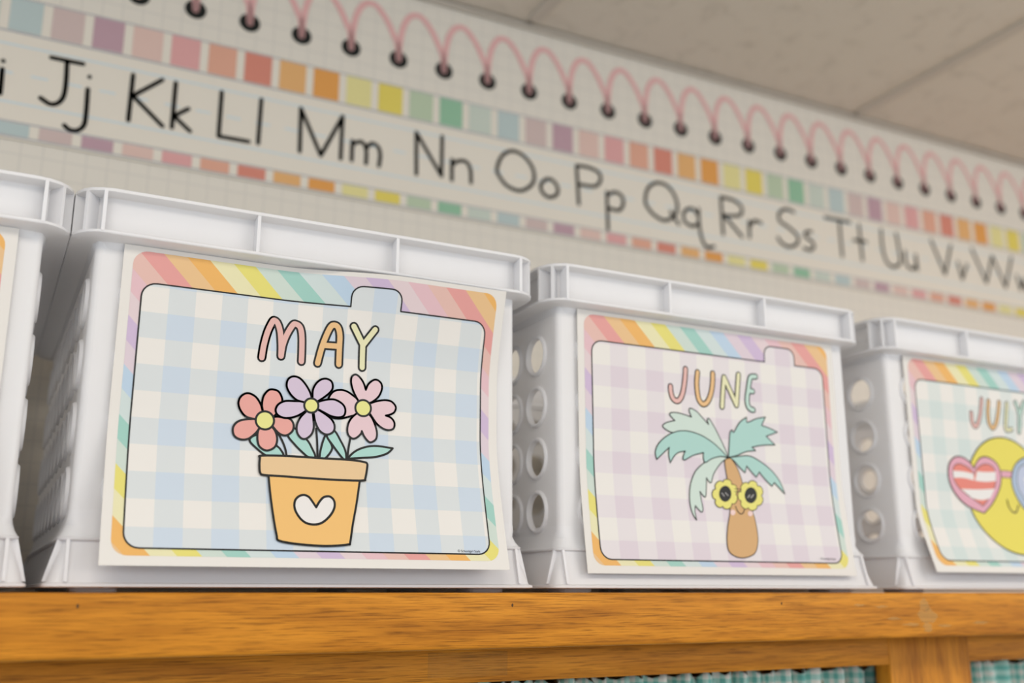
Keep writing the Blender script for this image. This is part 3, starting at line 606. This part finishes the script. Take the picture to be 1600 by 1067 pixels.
# ================================================================ the oak bookcase
def oak(name, along='X', tint=1.0):
    nt = NT(name, 0.5, 0.16)
    sc = {'X': (1.0, 14, 14), 'Z': (14, 14, 1.0)}[along]
    vec = nt.coords('Object', scale=sc)
    big = nt.noise(vec, 2.6, 4, 0.55, 1.2)
    mid = nt.noise(vec, 9, 5, 0.6, 0.6)
    sc2 = {'X': (1.7, 70, 70), 'Z': (70, 70, 1.7)}[along]
    vec2 = nt.coords('Object', scale=sc2)
    fine = nt.noise(vec2, 22, 3, 0.6)
    pores = nt.ramp(fine, [(0.34, (0.10, 0.06, 0.04)), (0.50, (1, 1, 1))])
    a = nt.ramp(big, [(0.25, (0.46 * tint, 0.168 * tint, 0.013 * tint)), (0.5, (0.60 * tint, 0.232 * tint, 0.019 * tint)), (0.75, (0.68 * tint, 0.28 * tint, 0.028 * tint))])
    b = nt.ramp(mid, [(0.35, (0.62, 0.55, 0.48)), (0.6, (1.0, 1.0, 1.0))])
    c = nt.mix(0.75, a, b, 'MULTIPLY')
    d = nt.mix(0.55, c, pores, 'MULTIPLY')
    nt.color(d)
    nt.bump(fine, 0.12, 0.0006)
    return nt.m
M_OAKX = oak('honey_oak_long_grain', 'X')
M_OAKZ = oak('honey_oak_upright_grain', 'Z')

YB = 0.655
case = empty('oak_bookcase', (0.65, 0.9, -1.05), 'honey oak bookcase carrying the row of white crates', 'bookcase')
def cbox(name, x0, x1, y0, y1, z0, z1, m, bevel=0.0, segs=2, parent=None):
    o = box(name, x0 - 0.65, x1 - 0.65, y0 - 0.9, y1 - 0.9, z0 + 1.05, z1 + 1.05, m, parent or case, bevel, segs)
    if parent: o.location = (0, 0, 0)
    return o
top = cbox('top_board', -0.75, 2.6, YB + 0.02, Y_WALL - 0.002, -0.020, 0.0, M_OAKX, 0.0015)
edge = cbox('front_edging', -0.75, 2.6, YB, YB + 0.0198, -0.0375, 0.0, M_OAKX, 0.0028, 3)
rail = cbox('face_rail', -0.73, 2.58, YB + 0.044, YB + 0.062, -0.0628, -0.0376, M_OAKX, 0.001)
stiles = (-0.72, 0.7405, 2.50)
for x in stiles:
    cbox('face_stile', x, x + 0.1040, YB + 0.0432, YB + 0.0615, -1.0, -0.0378, M_OAKZ, 0.0012)
for x in (-0.73, 0.772, 2.56):
    cbox('divider_panel', x, x + 0.019, YB + 0.063, Y_WALL - 0.01, -1.0, -0.0202, M_OAKZ)
cbox('bottom_board', -0.71, 2.555, YB + 0.063, Y_WALL - 0.012, -1.0, -0.98, M_OAKX)
cbox('toe_board', -0.73, 2.58, YB + 0.06, YB + 0.08, -1.05, -1.0, M_OAKX)
# nail holes, pale rubbed patch and a strip of clear tape on the edging
M_NAIL = mat('dark_nail_filler', (0.10, 0.05, 0.018), 0.7, 0.2)
def flat_patch(name, pts, y, m, parent):
    """thin irregular patch lying on a front face; pts in metres (x, z)"""
    poly = catmull(pts, True, 4)
    vv, ff = fill2d(poly, 0.004)
    n = len(vv)
    V = [(x - 0.65, y - 0.9, z + 1.05) for x, z in vv]
    return obj(name, V, ff, m, parent)
for x, z in ((0.0563, -0.0075), (0.3375, -0.0085), (0.5805, -0.0083), (1.045, -0.0075)):
    flat_patch('nail_hole', [(x + 0.0008 * math.cos(a), z + 0.0012 * math.sin(a)) for a in (0, 1, 2, 3, 4, 5)], YB - 0.00012, M_NAIL, case)
M_RUB = mat('pale_rubbed_wood', (0.66, 0.42, 0.15), 0.6, 0.2, Alpha=0.33)
random.seed(4)
def blob(cx, cz, rx, rz, n=13, j=0.28):
    return [(cx + rx * math.cos(2 * math.pi * i / n) * (1 + random.uniform(-j, j)), cz + rz * math.sin(2 * math.pi * i / n) * (1 + random.uniform(-j, j))) for i in range(n)]
for cx, cz, rx, rz in ((0.741, -0.0105, 0.006, 0.0055), (0.745, -0.0200, 0.011, 0.0065), (0.743, -0.0290, 0.005, 0.0045), (0.703, -0.0215, 0.008, 0.0011), (0.725, -0.0265, 0.010, 0.0012), (0.765, -0.028, 0.008, 0.0011),
                       (0.690, -0.0115, 0.007, 0.0010), (0.810, -0.0260, 0.009, 0.0012), (0.665, -0.0100, 0.006, 0.0009)):
    flat_patch('rubbed_patch', blob(cx, cz, rx, rz), YB - 0.0001, M_RUB, case)
M_TAPE = mat('clear_tape', (0.45, 0.26, 0.08), 0.5, 0.1, Alpha=0.10)
v, f = box_data(0.293 - 0.65, 0.356 - 0.65, YB + 0.0437 - 0.9, YB + 0.0439 - 0.9, -0.0585 + 1.05, -0.0415 + 1.05)
tp = obj('tape_strip', v, f, M_TAPE, case)

# gathered gingham curtains in the bookcase openings
nt = NT('teal_gingham_cloth', 0.9, 0.1)
tc = nt.n('ShaderNodeTexCoord'); sp = nt.n('ShaderNodeSeparateXYZ'); nt.l(tc.outputs['UV'], sp.inputs[0])
s = []
for ax in ('X', 'Y'):
    s.append(nt.math('LESS_THAN', nt.math('FRACT', nt.math('DIVIDE', sp.outputs[ax], 0.0095)), 0.5))
tot = nt.math('MULTIPLY', nt.math('ADD', s[0], s[1]), 0.5)
nt.color(nt.ramp(tot, [(0.0, (0.74, 0.73, 0.66)), (0.3, (0.40, 0.62, 0.55)), (0.8, (0.17, 0.46, 0.40))], 'CONSTANT'))
M_CURT = nt.m
M_ROD = mat('brass_curtain_rod', (0.35, 0.25, 0.10), 0.35, 0.5, Metallic=0.8)
def curtain(x0, x1, label, seed):
    rnd = random.Random(seed)
    r = empty('gathered_curtain', ((x0 + x1) / 2, YB + 0.082, -0.98), label, 'curtain', 'gingham curtains in the bookcase')
    L = x1 - x0; nu = int(L / 0.0022); nv = 14
    V = []; UV = []; F = []
    ph = [rnd.uniform(0, 6) for _ in range(6)]
    for j in range(nv + 1):
        t = (j / nv) ** 2.2
        z = -0.0668 - t * 0.90
        for i in range(nu + 1):
            x = -L / 2 + L * i / nu
            fold = math.sin(x * 330 + ph[0] + 2.2 * math.sin(x * 37 + ph[1])) * 0.0075 + math.sin(x * 190 + ph[2]) * 0.004
            top = 0.0026 * math.sin(x * 520 + ph[3]) + 0.0014 * math.sin(x * 170 + ph[4]) if j == 0 else 0
            V.append((x + 0.0012 * math.sin(x * 330 + ph[5]), fold * (1.0 - 0.25 * t), z + top + 0.98))
            UV.append((x * 1.9 + fold * 2.0, z))
    for j in range(nv):
        for i in range(nu):
            a = j * (nu + 1) + i
            F.append((a, a + nu + 1, a + nu + 2, a + 1))
    o = obj('cloth', V, F, M_CURT, r, uv=UV, smooth=True)
    md = o.modifiers.new('thickness', 'SOLIDIFY'); md.thickness = 0.0007
    pts = [(0, 0.010 + 0.004 * math.cos(a * math.pi / 5), 0.98 - 0.080 + 0.004 * math.sin(a * math.pi / 5)) for a in range(10)]
    v, f = loft([[(-L / 2 - 0.0, y, z) for _, y, z in pts], [(L / 2 + 0.0, y, z) for _, y, z in pts]])
    obj('curtain_rod', v, f, M_ROD, r, smooth=True)
curtain(-0.70, 0.7715, 'teal and white gingham curtain in the opening left of the oak stile', 3)
curtain(0.7920, 2.545, 'teal and white gingham curtain in the opening right of the oak stile', 8)

# ================================================================ white plastic crates
nt = NT('white_plastic', 0.42, 0.45)
vec = nt.coords('Object')
sm = nt.noise(vec, 18, 4, 0.6)
nt.color(nt.ramp(sm, [(0.3, (0.910, 0.893, 0.888)), (0.7, (0.924, 0.907, 0.901))]))
# thin polypropylene lets some light through
trl = nt.n('ShaderNodeBsdfTranslucent'); trl.inputs['Color'].default_value = (0.90, 0.92, 0.96, 1)
mx = nt.n('ShaderNodeMixShader'); mx.inputs[0].default_value = 0.30
nt.l(nt.b.outputs[0], mx.inputs[1]); nt.l(trl.outputs[0], mx.inputs[2])
nt.l(mx.outputs[0], nt.t.nodes['Material Output'].inputs['Surface'])
M_PLAST = nt.m

HW, DEP = 0.170, 0.430          # rim half width and depth
ZT, ZB = 0.2572, 0.2258         # rim top and bottom
INS = 0.0155                    # body wall inset from the rim
BR = 0.0045
def ring(ins, z, r): return [(x, y, z) for x, y in rrect(HW - ins, ins, DEP - ins, max(0.002, r))]

def crate_body():
    hw = HW - INS; y0 = INS; y1 = DEP - INS; r = BR
    # unrolled wall: s along the perimeter starting at the left end of the front straight
    segs = []
    Lf = 2 * (hw - r); Ls = (y1 - y0) - 2 * r; La = math.pi * r / 2
    total = 2 * Lf + 2 * Ls + 4 * La
    def pos(s):
        s = s % total
        for typ, L, a, b, c in (('l', Lf, -hw + r, y0, (1, 0)), ('a', La, hw - r, y0 + r, -90), ('l', Ls, hw, y0 + r, (0, 1)), ('a', La, hw - r, y1 - r, 0),
                                ('l', Lf, hw - r, y1, (-1, 0)), ('a', La, -hw + r, y1 - r, 90), ('l', Ls, -hw, y1 - r, (0, -1)), ('a', La, -hw + r, y0 + r, 180)):
            if s <= L + 1e-12:
                if typ == 'l':
                    return (a + c[0] * s, b + c[1] * s), (c[1], -c[0])
                an = math.radians(c + 90 * s / L)
                return (a + r * math.cos(an), b + r * math.sin(an)), (math.cos(an), math.sin(an))
            s -= L
        return pos(0)
    z0, z1 = 0.050, ZB + 0.004
    HR = 0.0145
    rows = (0.0625, 0.105, 0.1475, 0.190)
    holes = []
    fcols = [hw - 0.034 - i * (2 * (hw - 0.034)) / 6 for i in range(7)]
    scols = [0.034 + i * ((y1 - y0) - 0.068) / 8 for i in range(9)]
    for z in rows:
        for c in fcols:
            holes.append((c + hw - r, z)); holes.append((Lf + La + Ls + La + c + hw - r, z))
        for c in scols:
            holes.append((Lf + La + c - r, z)); holes.append((2 * Lf + 3 * La + Ls + c - r, z))
    cols = []
    s0 = 0
    for L, k in ((Lf, 0), (La, 5), (Ls, 0), (La, 5), (Lf, 0), (La, 5), (Ls, 0), (La, 5)):
        if k == 0: cols += [s0, s0 + 0.0012, s0 + L - 0.0012]
        else: cols += [s0 + L * i / k for i in range(k)]
        s0 += L
    cols.append(total)
    pts = []; edges = []
    zr = [z0 + (z1 - z0) * i / 6 for i in range(7)]
    idx = {}
    for ci, c in enumerate(cols):
        for zi, z in enumerate(zr):
            idx[ci, zi] = len(pts); pts.append((c, z))
    for ci in range(len(cols)):
        for zi in range(len(zr) - 1): edges.append((idx[ci, zi], idx[ci, zi + 1]))
    for ci in range(len(cols) - 1):
        edges.append((idx[ci, 0], idx[ci + 1, 0])); edges.append((idx[ci, 6], idx[ci + 1, 6]))
    N = 20
    for hx, hz in holes:
        b = len(pts)
        for i in range(N):
            a = 2 * math.pi * i / N
            pts.append((hx + HR * math.cos(a), hz + HR * math.sin(a)))
            edges.append((b + i, b + (i + 1) % N))
    v, e, f, *_ = delaunay_2d_cdt([Vector(p) for p in pts], edges, [], 0, 1e-7)
    tri = []
    for t in f:
        cx = sum(v[i].x for i in t) / 3; cz = sum(v[i].y for i in t) / 3
        if any((cx - hx) ** 2 + (cz - hz) ** 2 < (HR * 0.985) ** 2 for hx, hz in holes): continue
        a, b, d = (v[i] for i in t)
        if (b.x - a.x) * (d.y - a.y) - (b.y - a.y) * (d.x - a.x) < 0: t = list(t)[::-1]
        tri.append(tuple(t))
    TH = 0.0024
    V = []
    for p in v:
        (x, y), nn = pos(min(p.x, total - 1e-9) if p.x < total - 1e-6 else 0.0)
        V.append((x, y, p.y))
    parts = [(V, tri)]
    # raised collars round the holes
    prof = ((HR - 0.0001, -0.0026), (HR - 0.0001, 0.0016), (HR + 0.0006, 0.0023), (HR + 0.0018, 0.0023), (HR + 0.0026, 0.0014), (HR + 0.0030, -0.0002))
    CV = []; CF = []
    for hx, hz in holes:
        b = len(CV)
        for rr_, off in prof:
            for i in range(N):
                a = 2 * math.pi * i / N
                (x, y), nn = pos(hx + rr_ * math.cos(a))
                CV.append((x + nn[0] * off, y + nn[1] * off, hz + rr_ * math.sin(a)))
        for k in range(len(prof) - 1):
            for i in range(N):
                l = (i + 1) % N
                CF.append((b + k * N + i, b + k * N + l, b + (k + 1) * N + l, b + (k + 1) * N + i))
    # flare from the wall down to the ledge
    rings = [ring(INS, 0.050, BR), ring(INS - 0.0003, 0.0455, BR), ring(INS - 0.0012, 0.0405, 0.009), ring(INS - 0.0025, 0.0365, 0.008), ring(INS - 0.0042, 0.0335, 0.007),
             ring(INS - 0.0005 + TH, 0.032, 0.007), ring(INS + TH, 0.0405, BR), ring(INS + TH, 0.050, BR)]
    v2, f2 = loft(rings)
    parts.append((v2, [q[::-1] for q in f2]))
    # floor plate
    V3, F3 = box_data(-HW + 0.012, HW - 0.012, 0.012, DEP - 0.012, 0.0072, 0.0098)
    parts.append((V3, F3))
    return joined(parts), (CV, CF)

def build_crate():
    root = empty('storage_crate', (0, 0, 0))
    (V, F), (CV, CF) = crate_body()
    obj('body', V, F, M_PLAST, root, angle=32)
    obj('hole_collars', CV, [q[::-1] for q in CF], M_PLAST, root, smooth=True)
    # rim: a channel with an upper and a lower flange
    R = 0.022
    prof = [(0.0006, ZT, R), (0.0, ZT - 0.0006, R), (0.0, ZT - 0.0024, R), (0.0006, ZT - 0.0029, R), (0.0088, ZT - 0.0040, 0.016), (0.0096, ZT - 0.0050, 0.015),
            (0.0096, ZB + 0.0040, 0.015), (0.0088, ZB + 0.0030, 0.016), (0.0006, ZB + 0.0026, R), (0.0, ZB + 0.0021, R), (0.0, ZB + 0.0006, R), (0.0006, ZB, R),
            (0.0105, ZB - 0.0002, 0.014), (0.0138, ZB - 0.0015, 0.012), (INS - 0.0001, ZB - 0.0060, 0.010),
            (INS + 0.0030, ZB - 0.0060, 0.009), (INS + 0.0024, ZB + 0.003, 0.009), (0.0125, ZB + 0.006, 0.012), (0.0122, ZT - 0.001, 0.012), (0.0118, ZT, 0.012)]
    v, f = loft([ring(a, z, r) for a, z, r in prof], True)
    rim = obj('rim', v, [q[::-1] for q in f], M_PLAST, root, angle=40)
    # upright ribs inside the channel
    def rib(px, py, nx, ny, name='rib', t=0.0011):
        tx, ty = -ny, nx
        pts = []
        for z in (ZB + 0.0015, ZT - 0.0015):
            for a, b in ((-1, 0.0003), (1, 0.0003), (1, 0.0115), (-1, 0.0115)):
                pts.append((px + tx * t * a - nx * b, py + ty * t * a - ny * b, z))
        b_, f_ = box_data(0, 1, 0, 1, 0, 1)
        obj(name, pts, f_, M_PLAST, rim)
    for x in (-0.1525, -0.0525, 0.0500, 0.1525):
        rib(x, 0.0, 0, -1); rib(x, DEP, 0, 1)
    for y in (0.0185, 0.118, 0.215, 0.312, 0.4115):
        rib(-HW, y, -1, 0); rib(HW, y, 1, 0)
    q = 0.022 * (1 - math.sqrt(0.5)); h = math.sqrt(0.5)
    for sx in (-1, 1):
        rib(sx * (HW - q), q, sx * h, -h); rib(sx * (HW - q), DEP - q, sx * h, h)
    # flared base with a ledge on top, a lip at the bottom and four feet
    prof = [(INS + 0.0022, 0.0335, 0.008), (INS - 0.0042, 0.0335, 0.007), (INS - 0.0052, 0.0326, 0.007), (INS - 0.0050, 0.0316, 0.007), (INS - 0.0030, 0.0306, 0.007),
            (0.0118, 0.0250, 0.007), (0.0085, 0.0135, 0.006), (0.0062, 0.0060, 0.006), (0.0042, 0.0052, 0.006), (0.0040, 0.0036, 0.006), (0.0055, 0.0030, 0.006),
            (0.0150, 0.0040, 0.006), (INS + 0.0022, 0.012, 0.006)]
    v, f = loft([ring(a, z, r) for a, z, r in prof], True)
    base = obj('base_skirt', v, [q_[::-1] for q_ in f], M_PLAST, root, angle=40)
    # corner gussets of the skirt
    for sx in (-1, 1):
        for ya, yd in ((0, 1), (DEP, -1)):
            for k in (0, 1):
                t = 0.0010
                # outer edge runs from the ledge to the lip
                if k == 0:
                    xx = sx * (HW - 0.0165)
                    P = [(xx - t, ya + yd * 0.0107, 0.0315), (xx - t, ya + yd * 0.0042, 0.0065), (xx - t, ya + yd * 0.014, 0.0065), (xx - t, ya + yd * 0.016, 0.0315)]
                    Q = [(x + 2 * t, y, z) for x, y, z in P]
                else:
                    yy = ya + yd * 0.0165
                    P = [(sx * (HW - 0.0107), yy - t, 0.0315), (sx * (HW - 0.0042), yy - t, 0.0065), (sx * (HW - 0.014), yy - t, 0.0065), (sx * (HW - 0.016), yy - t, 0.0315)]
                    Q = [(x, y + 2 * t, z) for x, y, z in P]
                obj('gusset', P + Q, [(0, 1, 2, 3), (7, 6, 5, 4), (0, 4, 5, 1), (1, 5, 6, 2), (2, 6, 7, 3), (3, 7, 4, 0)], M_PLAST, base)
            fx = sx * (HW - 0.035); fy = ya + yd * 0.035
            v, f = loft([[(fx + x, fy + y, z) for x, y in rrect(0.014 - i_, -0.014 + i_, 0.014 - i_, 0.005, 3)] for i_, z in ((0.0005, 0.008), (0.0, 0.001), (0.001, 0.0))])
            nn = len(v) // 3
            f.append(tuple(range(2 * nn, 3 * nn))[::-1])
            obj('foot', v, f, M_PLAST, root)
    return root

def copy_tree(o, parent=None):
    c = o.copy(); COL.objects.link(c)
    if parent: c.parent = parent
    for ch in list(o.children): copy_tree(ch, c)
    return c

Y_RIM = 0.676
CR = [(0.2036, 'white plastic crate with round holes, holding the MAY label card'), (0.5510, 'white plastic crate with round holes, holding the JUNE label card'),
      (0.9139, 'white plastic crate with round holes, holding the JULY label card'), (-0.1367, 'white plastic crate cut off by the left edge of the photo')]
proto = build_crate()
for i, (x, lab) in enumerate(CR):
    c = proto if i == 0 else copy_tree(proto)
    c.location = (x, Y_RIM, 0.0)
    tag(c, lab, 'crate', 'white crates in a row on the bookcase')

# ================================================================ printed label cards
def soft(t, k):
    t = max(0.0, t)
    return t - k * (1 - math.exp(-t / k))
def sstep(t):
    t = min(1, max(0, t)); return t * t * (3 - 2 * t)
BENDS = {'may': lambda x, z: .30 * soft(115 - z, 25) + sstep((x + 33.6) / 90) * .30 * soft(z - 150, 20),
         'june': lambda x, z: .15 * soft(105 - z, 25),
         'july': lambda x, z: .34 * soft(80 - z, 15),
         'april': lambda x, z: .30 * soft(115 - z, 25)}
def pal(m_, w_=(236, 229, 219), k=0.73):
    return tuple(min(0.85, k * q * (a / b) ** 2.2) for a, b, q in zip(m_, w_, (1.0, 0.955, 0.89)))
PCOL = dict(ink=(0.010, 0.010, 0.009), mint=pal((172, 211, 199)), pink=pal((231, 198, 200)), butter=pal((233, 226, 140)), coralp=pal((233, 164, 152)),
            lilac=pal((213, 193, 209)), apricot=pal((241, 189, 114)), peach=pal((232, 196, 148)), white=pal((236, 229, 222)),
            t_salmon=pal((229, 181, 170)), t_orange=pal((234, 188, 132)), t_yellow=pal((232, 226, 180)), t_mint=pal((192, 218, 202)),
            pmint=pal((206, 220, 206)), pteal=pal((172, 209, 197)), pgrey=(0.05, 0.06, 0.05), tan=pal((212, 166, 112)), pbrown=(0.085, 0.055, 0.03), yel=pal((232, 221, 118)),
            glint=pal((170, 165, 160)), cheek=pal((240, 205, 195)), suny=pal((231, 214, 92)), gpink=pal((225, 165, 178)), gcoral=pal((230, 132, 116)),
            gblue=pal((172, 186, 204)), glblue=pal((190, 196, 214)))
PMAT = {k: mat('print_' + k, c, 0.50, 0.30) for k, c in PCOL.items()}
M_CARD = mat('cream_card_stock', (0.715, 0.68, 0.63), 0.55, 0.30)
BORD = [(229, 158, 150), (233, 190, 137), (238, 178, 98), (233, 224, 176), (230, 217, 116), (205, 216, 202), (160, 203, 188), (208, 218, 212), (188, 207, 222),
        (222, 203, 208), (207, 183, 208), (227, 205, 204), (228, 187, 190), (229, 186, 172)]
nt = NT('rainbow_diagonal_stripes', 0.50, 0.30)
tc = nt.n('ShaderNodeTexCoord'); sp = nt.n('ShaderNodeSeparateXYZ'); nt.l(tc.outputs['UV'], sp.inputs[0])
c_ = nt.math('ADD', sp.outputs['X'], nt.math('MULTIPLY', sp.outputs['Y'], 0.95))
q_ = nt.math('FRACT', nt.math('DIVIDE', nt.math('ADD', c_, 15.4 * 14 * 4 - 82.0), 15.4 * 14))
nt.color(nt.ramp(q_, [(i / 14, pal(c)) for i, c in enumerate(BORD)], 'CONSTANT'))
M_BORD = nt.m
def gingham(name, light, dark):
    nt = NT(name, 0.50, 0.30)
    tc = nt.n('ShaderNodeTexCoord'); sp = nt.n('ShaderNodeSeparateXYZ'); nt.l(tc.outputs['UV'], sp.inputs[0])
    a = nt.math('LESS_THAN', nt.math('FRACT', nt.math('DIVIDE', nt.math('ADD', sp.outputs['X'], 350 + 106.6), 35.0)), 0.5)
    b = nt.math('LESS_THAN', nt.math('FRACT', nt.math('DIVIDE', nt.math('ADD', sp.outputs['Y'], 351 - 162.2), 35.1)), 0.5)
    t = nt.math('MULTIPLY', nt.math('ADD', a, b), 0.5)
    nt.color(nt.ramp(t, [(0.0, pal((236, 229, 219))), (0.3, light), (0.8, dark)], 'CONSTANT'))
    return nt.m
G_BLUE = gingham('blue_gingham_print', pal((217, 219, 216)), pal((203, 213, 222)))
G_LILAC = gingham('lilac_gingham_print', pal((229, 219, 217)), pal((222, 207, 211)))
G_AQUA = gingham('aqua_gingham_print', pal((221, 223, 215)), pal((209, 218, 211)))

def arc_pts(cx, cy, r, a0, a1, n=6):
    return [(cx + r * math.cos(math.radians(a0 + (a1 - a0) * i / n)), cy + r * math.sin(math.radians(a0 + (a1 - a0) * i / n))) for i in range(n + 1)]

def build_card(bend, cx, dz, art, ging, tab, label, text=True, low=0.0):
    root = empty('label_card', (cx, 0.6887, 0.0), label, 'label card', 'printed month cards on the crates')
    B = BENDS[bend]
    def P3(x, z, off): return (x / 1000, -B(x, z) / 1000 - off, (z + dz) / 1000)
    def place(name, v2, f, m, off, parent=root, uv=False, midx=None):
        return obj(name, [P3(x, z, off) for x, z in v2], f, m, parent, uv=v2 if uv else None, smooth=True, midx=midx)
    # the sheet
    xa, xb, za, zb = -137.2, 137.6, 15.8 + low, 224.2 - dz
    nx, nz = 56, 52
    g = [(xa + (xb - xa) * i / nx, za + (zb - za) * j / nz) for j in range(nz + 1) for i in range(nx + 1)]
    V = [P3(x, z, 0.0003) for x, z in g] + [P3(x, z, 0.0) for x, z in g]
    n = len(g); F = []
    for j in range(nz):
        for i in range(nx):
            a = j * (nx + 1) + i
            F.append((a, a + 1, a + nx + 2, a + nx + 1)); F.append((a + n, a + n + nx + 1, a + n + nx + 2, a + n + 1))
    loop = [i for i in range(nx + 1)] + [j * (nx + 1) + nx for j in range(1, nz + 1)] + [nz * (nx + 1) + i for i in range(nx - 1, -1, -1)] + [j * (nx + 1) for j in range(nz - 1, 0, -1)]
    for k in range(len(loop)):
        a, b = loop[k], loop[(k + 1) % len(loop)]
        F.append((a, a + n, b + n, b))
    obj('card_sheet', V, F, M_CARD, root, angle=50)
    # rainbow border and gingham field
    L, R, T, Bt, r = -131.0, 130.8, 221.0 - dz * 0.5, 21.8 + low, 9.5
    poly = arc_pts(R - r, Bt + r, r, -90, 0) + arc_pts(R - r, T - r, r, 0, 90) + arc_pts(L + r, T - r, r, 90, 180) + arc_pts(L + r, Bt + r, r, 180, 270)
    vv, ff = fill2d(poly, 4.0)
    place('rainbow_border', vv, ff, M_BORD, 0.00038, uv=True)
    L, R, T, Bt, r = -124.1, 123.8, 199.5, 26.4 + low, 9.5
    t0, t1, tz, tr = tab[0], tab[1], 214.4, 8.0
    poly = arc_pts(R - r, Bt + r, r, -90, 0) + arc_pts(R - r, T - r, r, 0, 90) + [(t1, T)] + arc_pts(t1 - tr, tz - tr, tr, 0, 90) + arc_pts(t0 + tr, tz - tr, tr, 90, 180) + [(t0, T)] \
        + arc_pts(L + r, T - r, r, 90, 180) + arc_pts(L + r, Bt + r, r, 180, 270)
    vv, ff = fill2d(poly, 4.0)
    place('gingham_field', vv, ff, ging, 0.00046, uv=True)
    vv, ff = stroke2d(poly, 1.05, True, step=3.0)
    place('frame_line', vv, ff, PMAT['ink'], 0.00054)
    # drawn motifs, painted one over the other
    off = 0.00060
    buckets = {}
    order = []
    cnt = 0
    for s in sorted(art, key=lambda a: a['k'] != 'letter'):
        key = s['m']
        if s['k'] == 'letter': key = 'title_letter#%d' % cnt; cnt += 1
        if key == 'leaf' or key == 'stem' or key == 'palm_frond' or key == 'palm_cheek': key = key + '#%d' % cnt; cnt += 1
        if key not in buckets: buckets[key] = ([], [], [], []); order.append(key)
        V, F, MI, MS = buckets[key]
        def put(v2, f, mname):
            nonlocal off
            if mname not in MS: MS.append(mname)
            b = len(V)
            V.extend(P3(x, z, off) for x, z in v2)
            F.extend(tuple(i + b for i in q) for q in f)
            MI.extend([MS.index(mname)] * len(f))
            off += 0.000012
        if s['k'] == 'shape':
            poly = catmull(s['p'], True, 5)
            put(*fill2d(poly, 2.5), s['c'])
            if s.get('o'): put(*capsules(poly, s['o'], True, 2.5), s.get('oc', 'ink'))
        elif s['k'] == 'disc':
            (cx_, cz_), (ex, ez) = s['p']
            rr_ = math.dist((cx_, cz_), (ex, ez))
            poly = [(cx_ + rr_ * math.cos(a * math.pi / 16), cz_ + rr_ * math.sin(a * math.pi / 16)) for a in range(32)]
            put(*fill2d(poly, 4.0), s['c']); put(*stroke2d(poly, s['o'], True), 'ink')
        elif s['k'] == 'line':
            put(*(capsules if s['c'] in ('ink', 'pbrown') else stroke2d)(catmull(s['p'], False, 5), s['w']), s['c'])
        elif s['k'] == 'letter':
            put(*joined([capsules(catmull(p, False, 6), s['o'], step=2.5) for p in s['p']]), 'ink'); off += 0.00006
            put(*flatten(*joined([capsules(catmull(p, False, 5), s['w'], step=3.0) for p in s['p']])), s['c'])
    for key in order:
        V, F, MI, MS = buckets[key]
        obj(key.split('#')[0], V, F, [PMAT[m] for m in MS], root, midx=MI, smooth=True)
    # tiny credit line in the corner
    if text:
        cu = bpy.data.curves.new('credit', 'FONT'); cu.body = '\u00a9 Schoolgirl Style'; cu.size = 2.55
        to = bpy.data.objects.new('credit', cu); COL.objects.link(to)
        bpy.context.view_layer.update()
        me = to.to_mesh()
        pv = [(v.co.x, v.co.y) for v in me.vertices]; pf = [tuple(p.vertices) for p in me.polygons]
        mx = max(x for x, _ in pv); k = 17.4 / mx
        to.to_mesh_clear(); bpy.data.objects.remove(to, do_unlink=True)
        obj('credit_text', [P3(98.2 + x * k, 27.6 + z, 0.0006) for x, z in pv], pf, PMAT['ink'], root)
    return root

build_card('may', 0.2036, 0, MAY_ART, G_BLUE, (17.6, 54.4), 'MAY card with potted flowers on blue gingham, fixed to a crate front')
build_card('june', 0.5510, 0, JUNE_ART, G_LILAC, (56.2, 91.0), 'JUNE card with a palm tree in sunglasses on lilac gingham', low=-1.6)
build_card('july', 0.9180, 2.5, [dict(s, p=([[(x, z - 2.5) for x, z in q] for q in s['p']] if s['k'] == 'letter' else [(x, z - 2.5) for x, z in s['p']])) for s in JULY_ART],
           G_AQUA, (84.0, 114.0), 'JULY card with a yellow sun in heart sunglasses on aqua gingham')
build_card('april', -0.1345, 0, [], G_LILAC, (-20.0, 17.0), 'rainbow-edged label card cut off by the left edge of the photo', text=False)
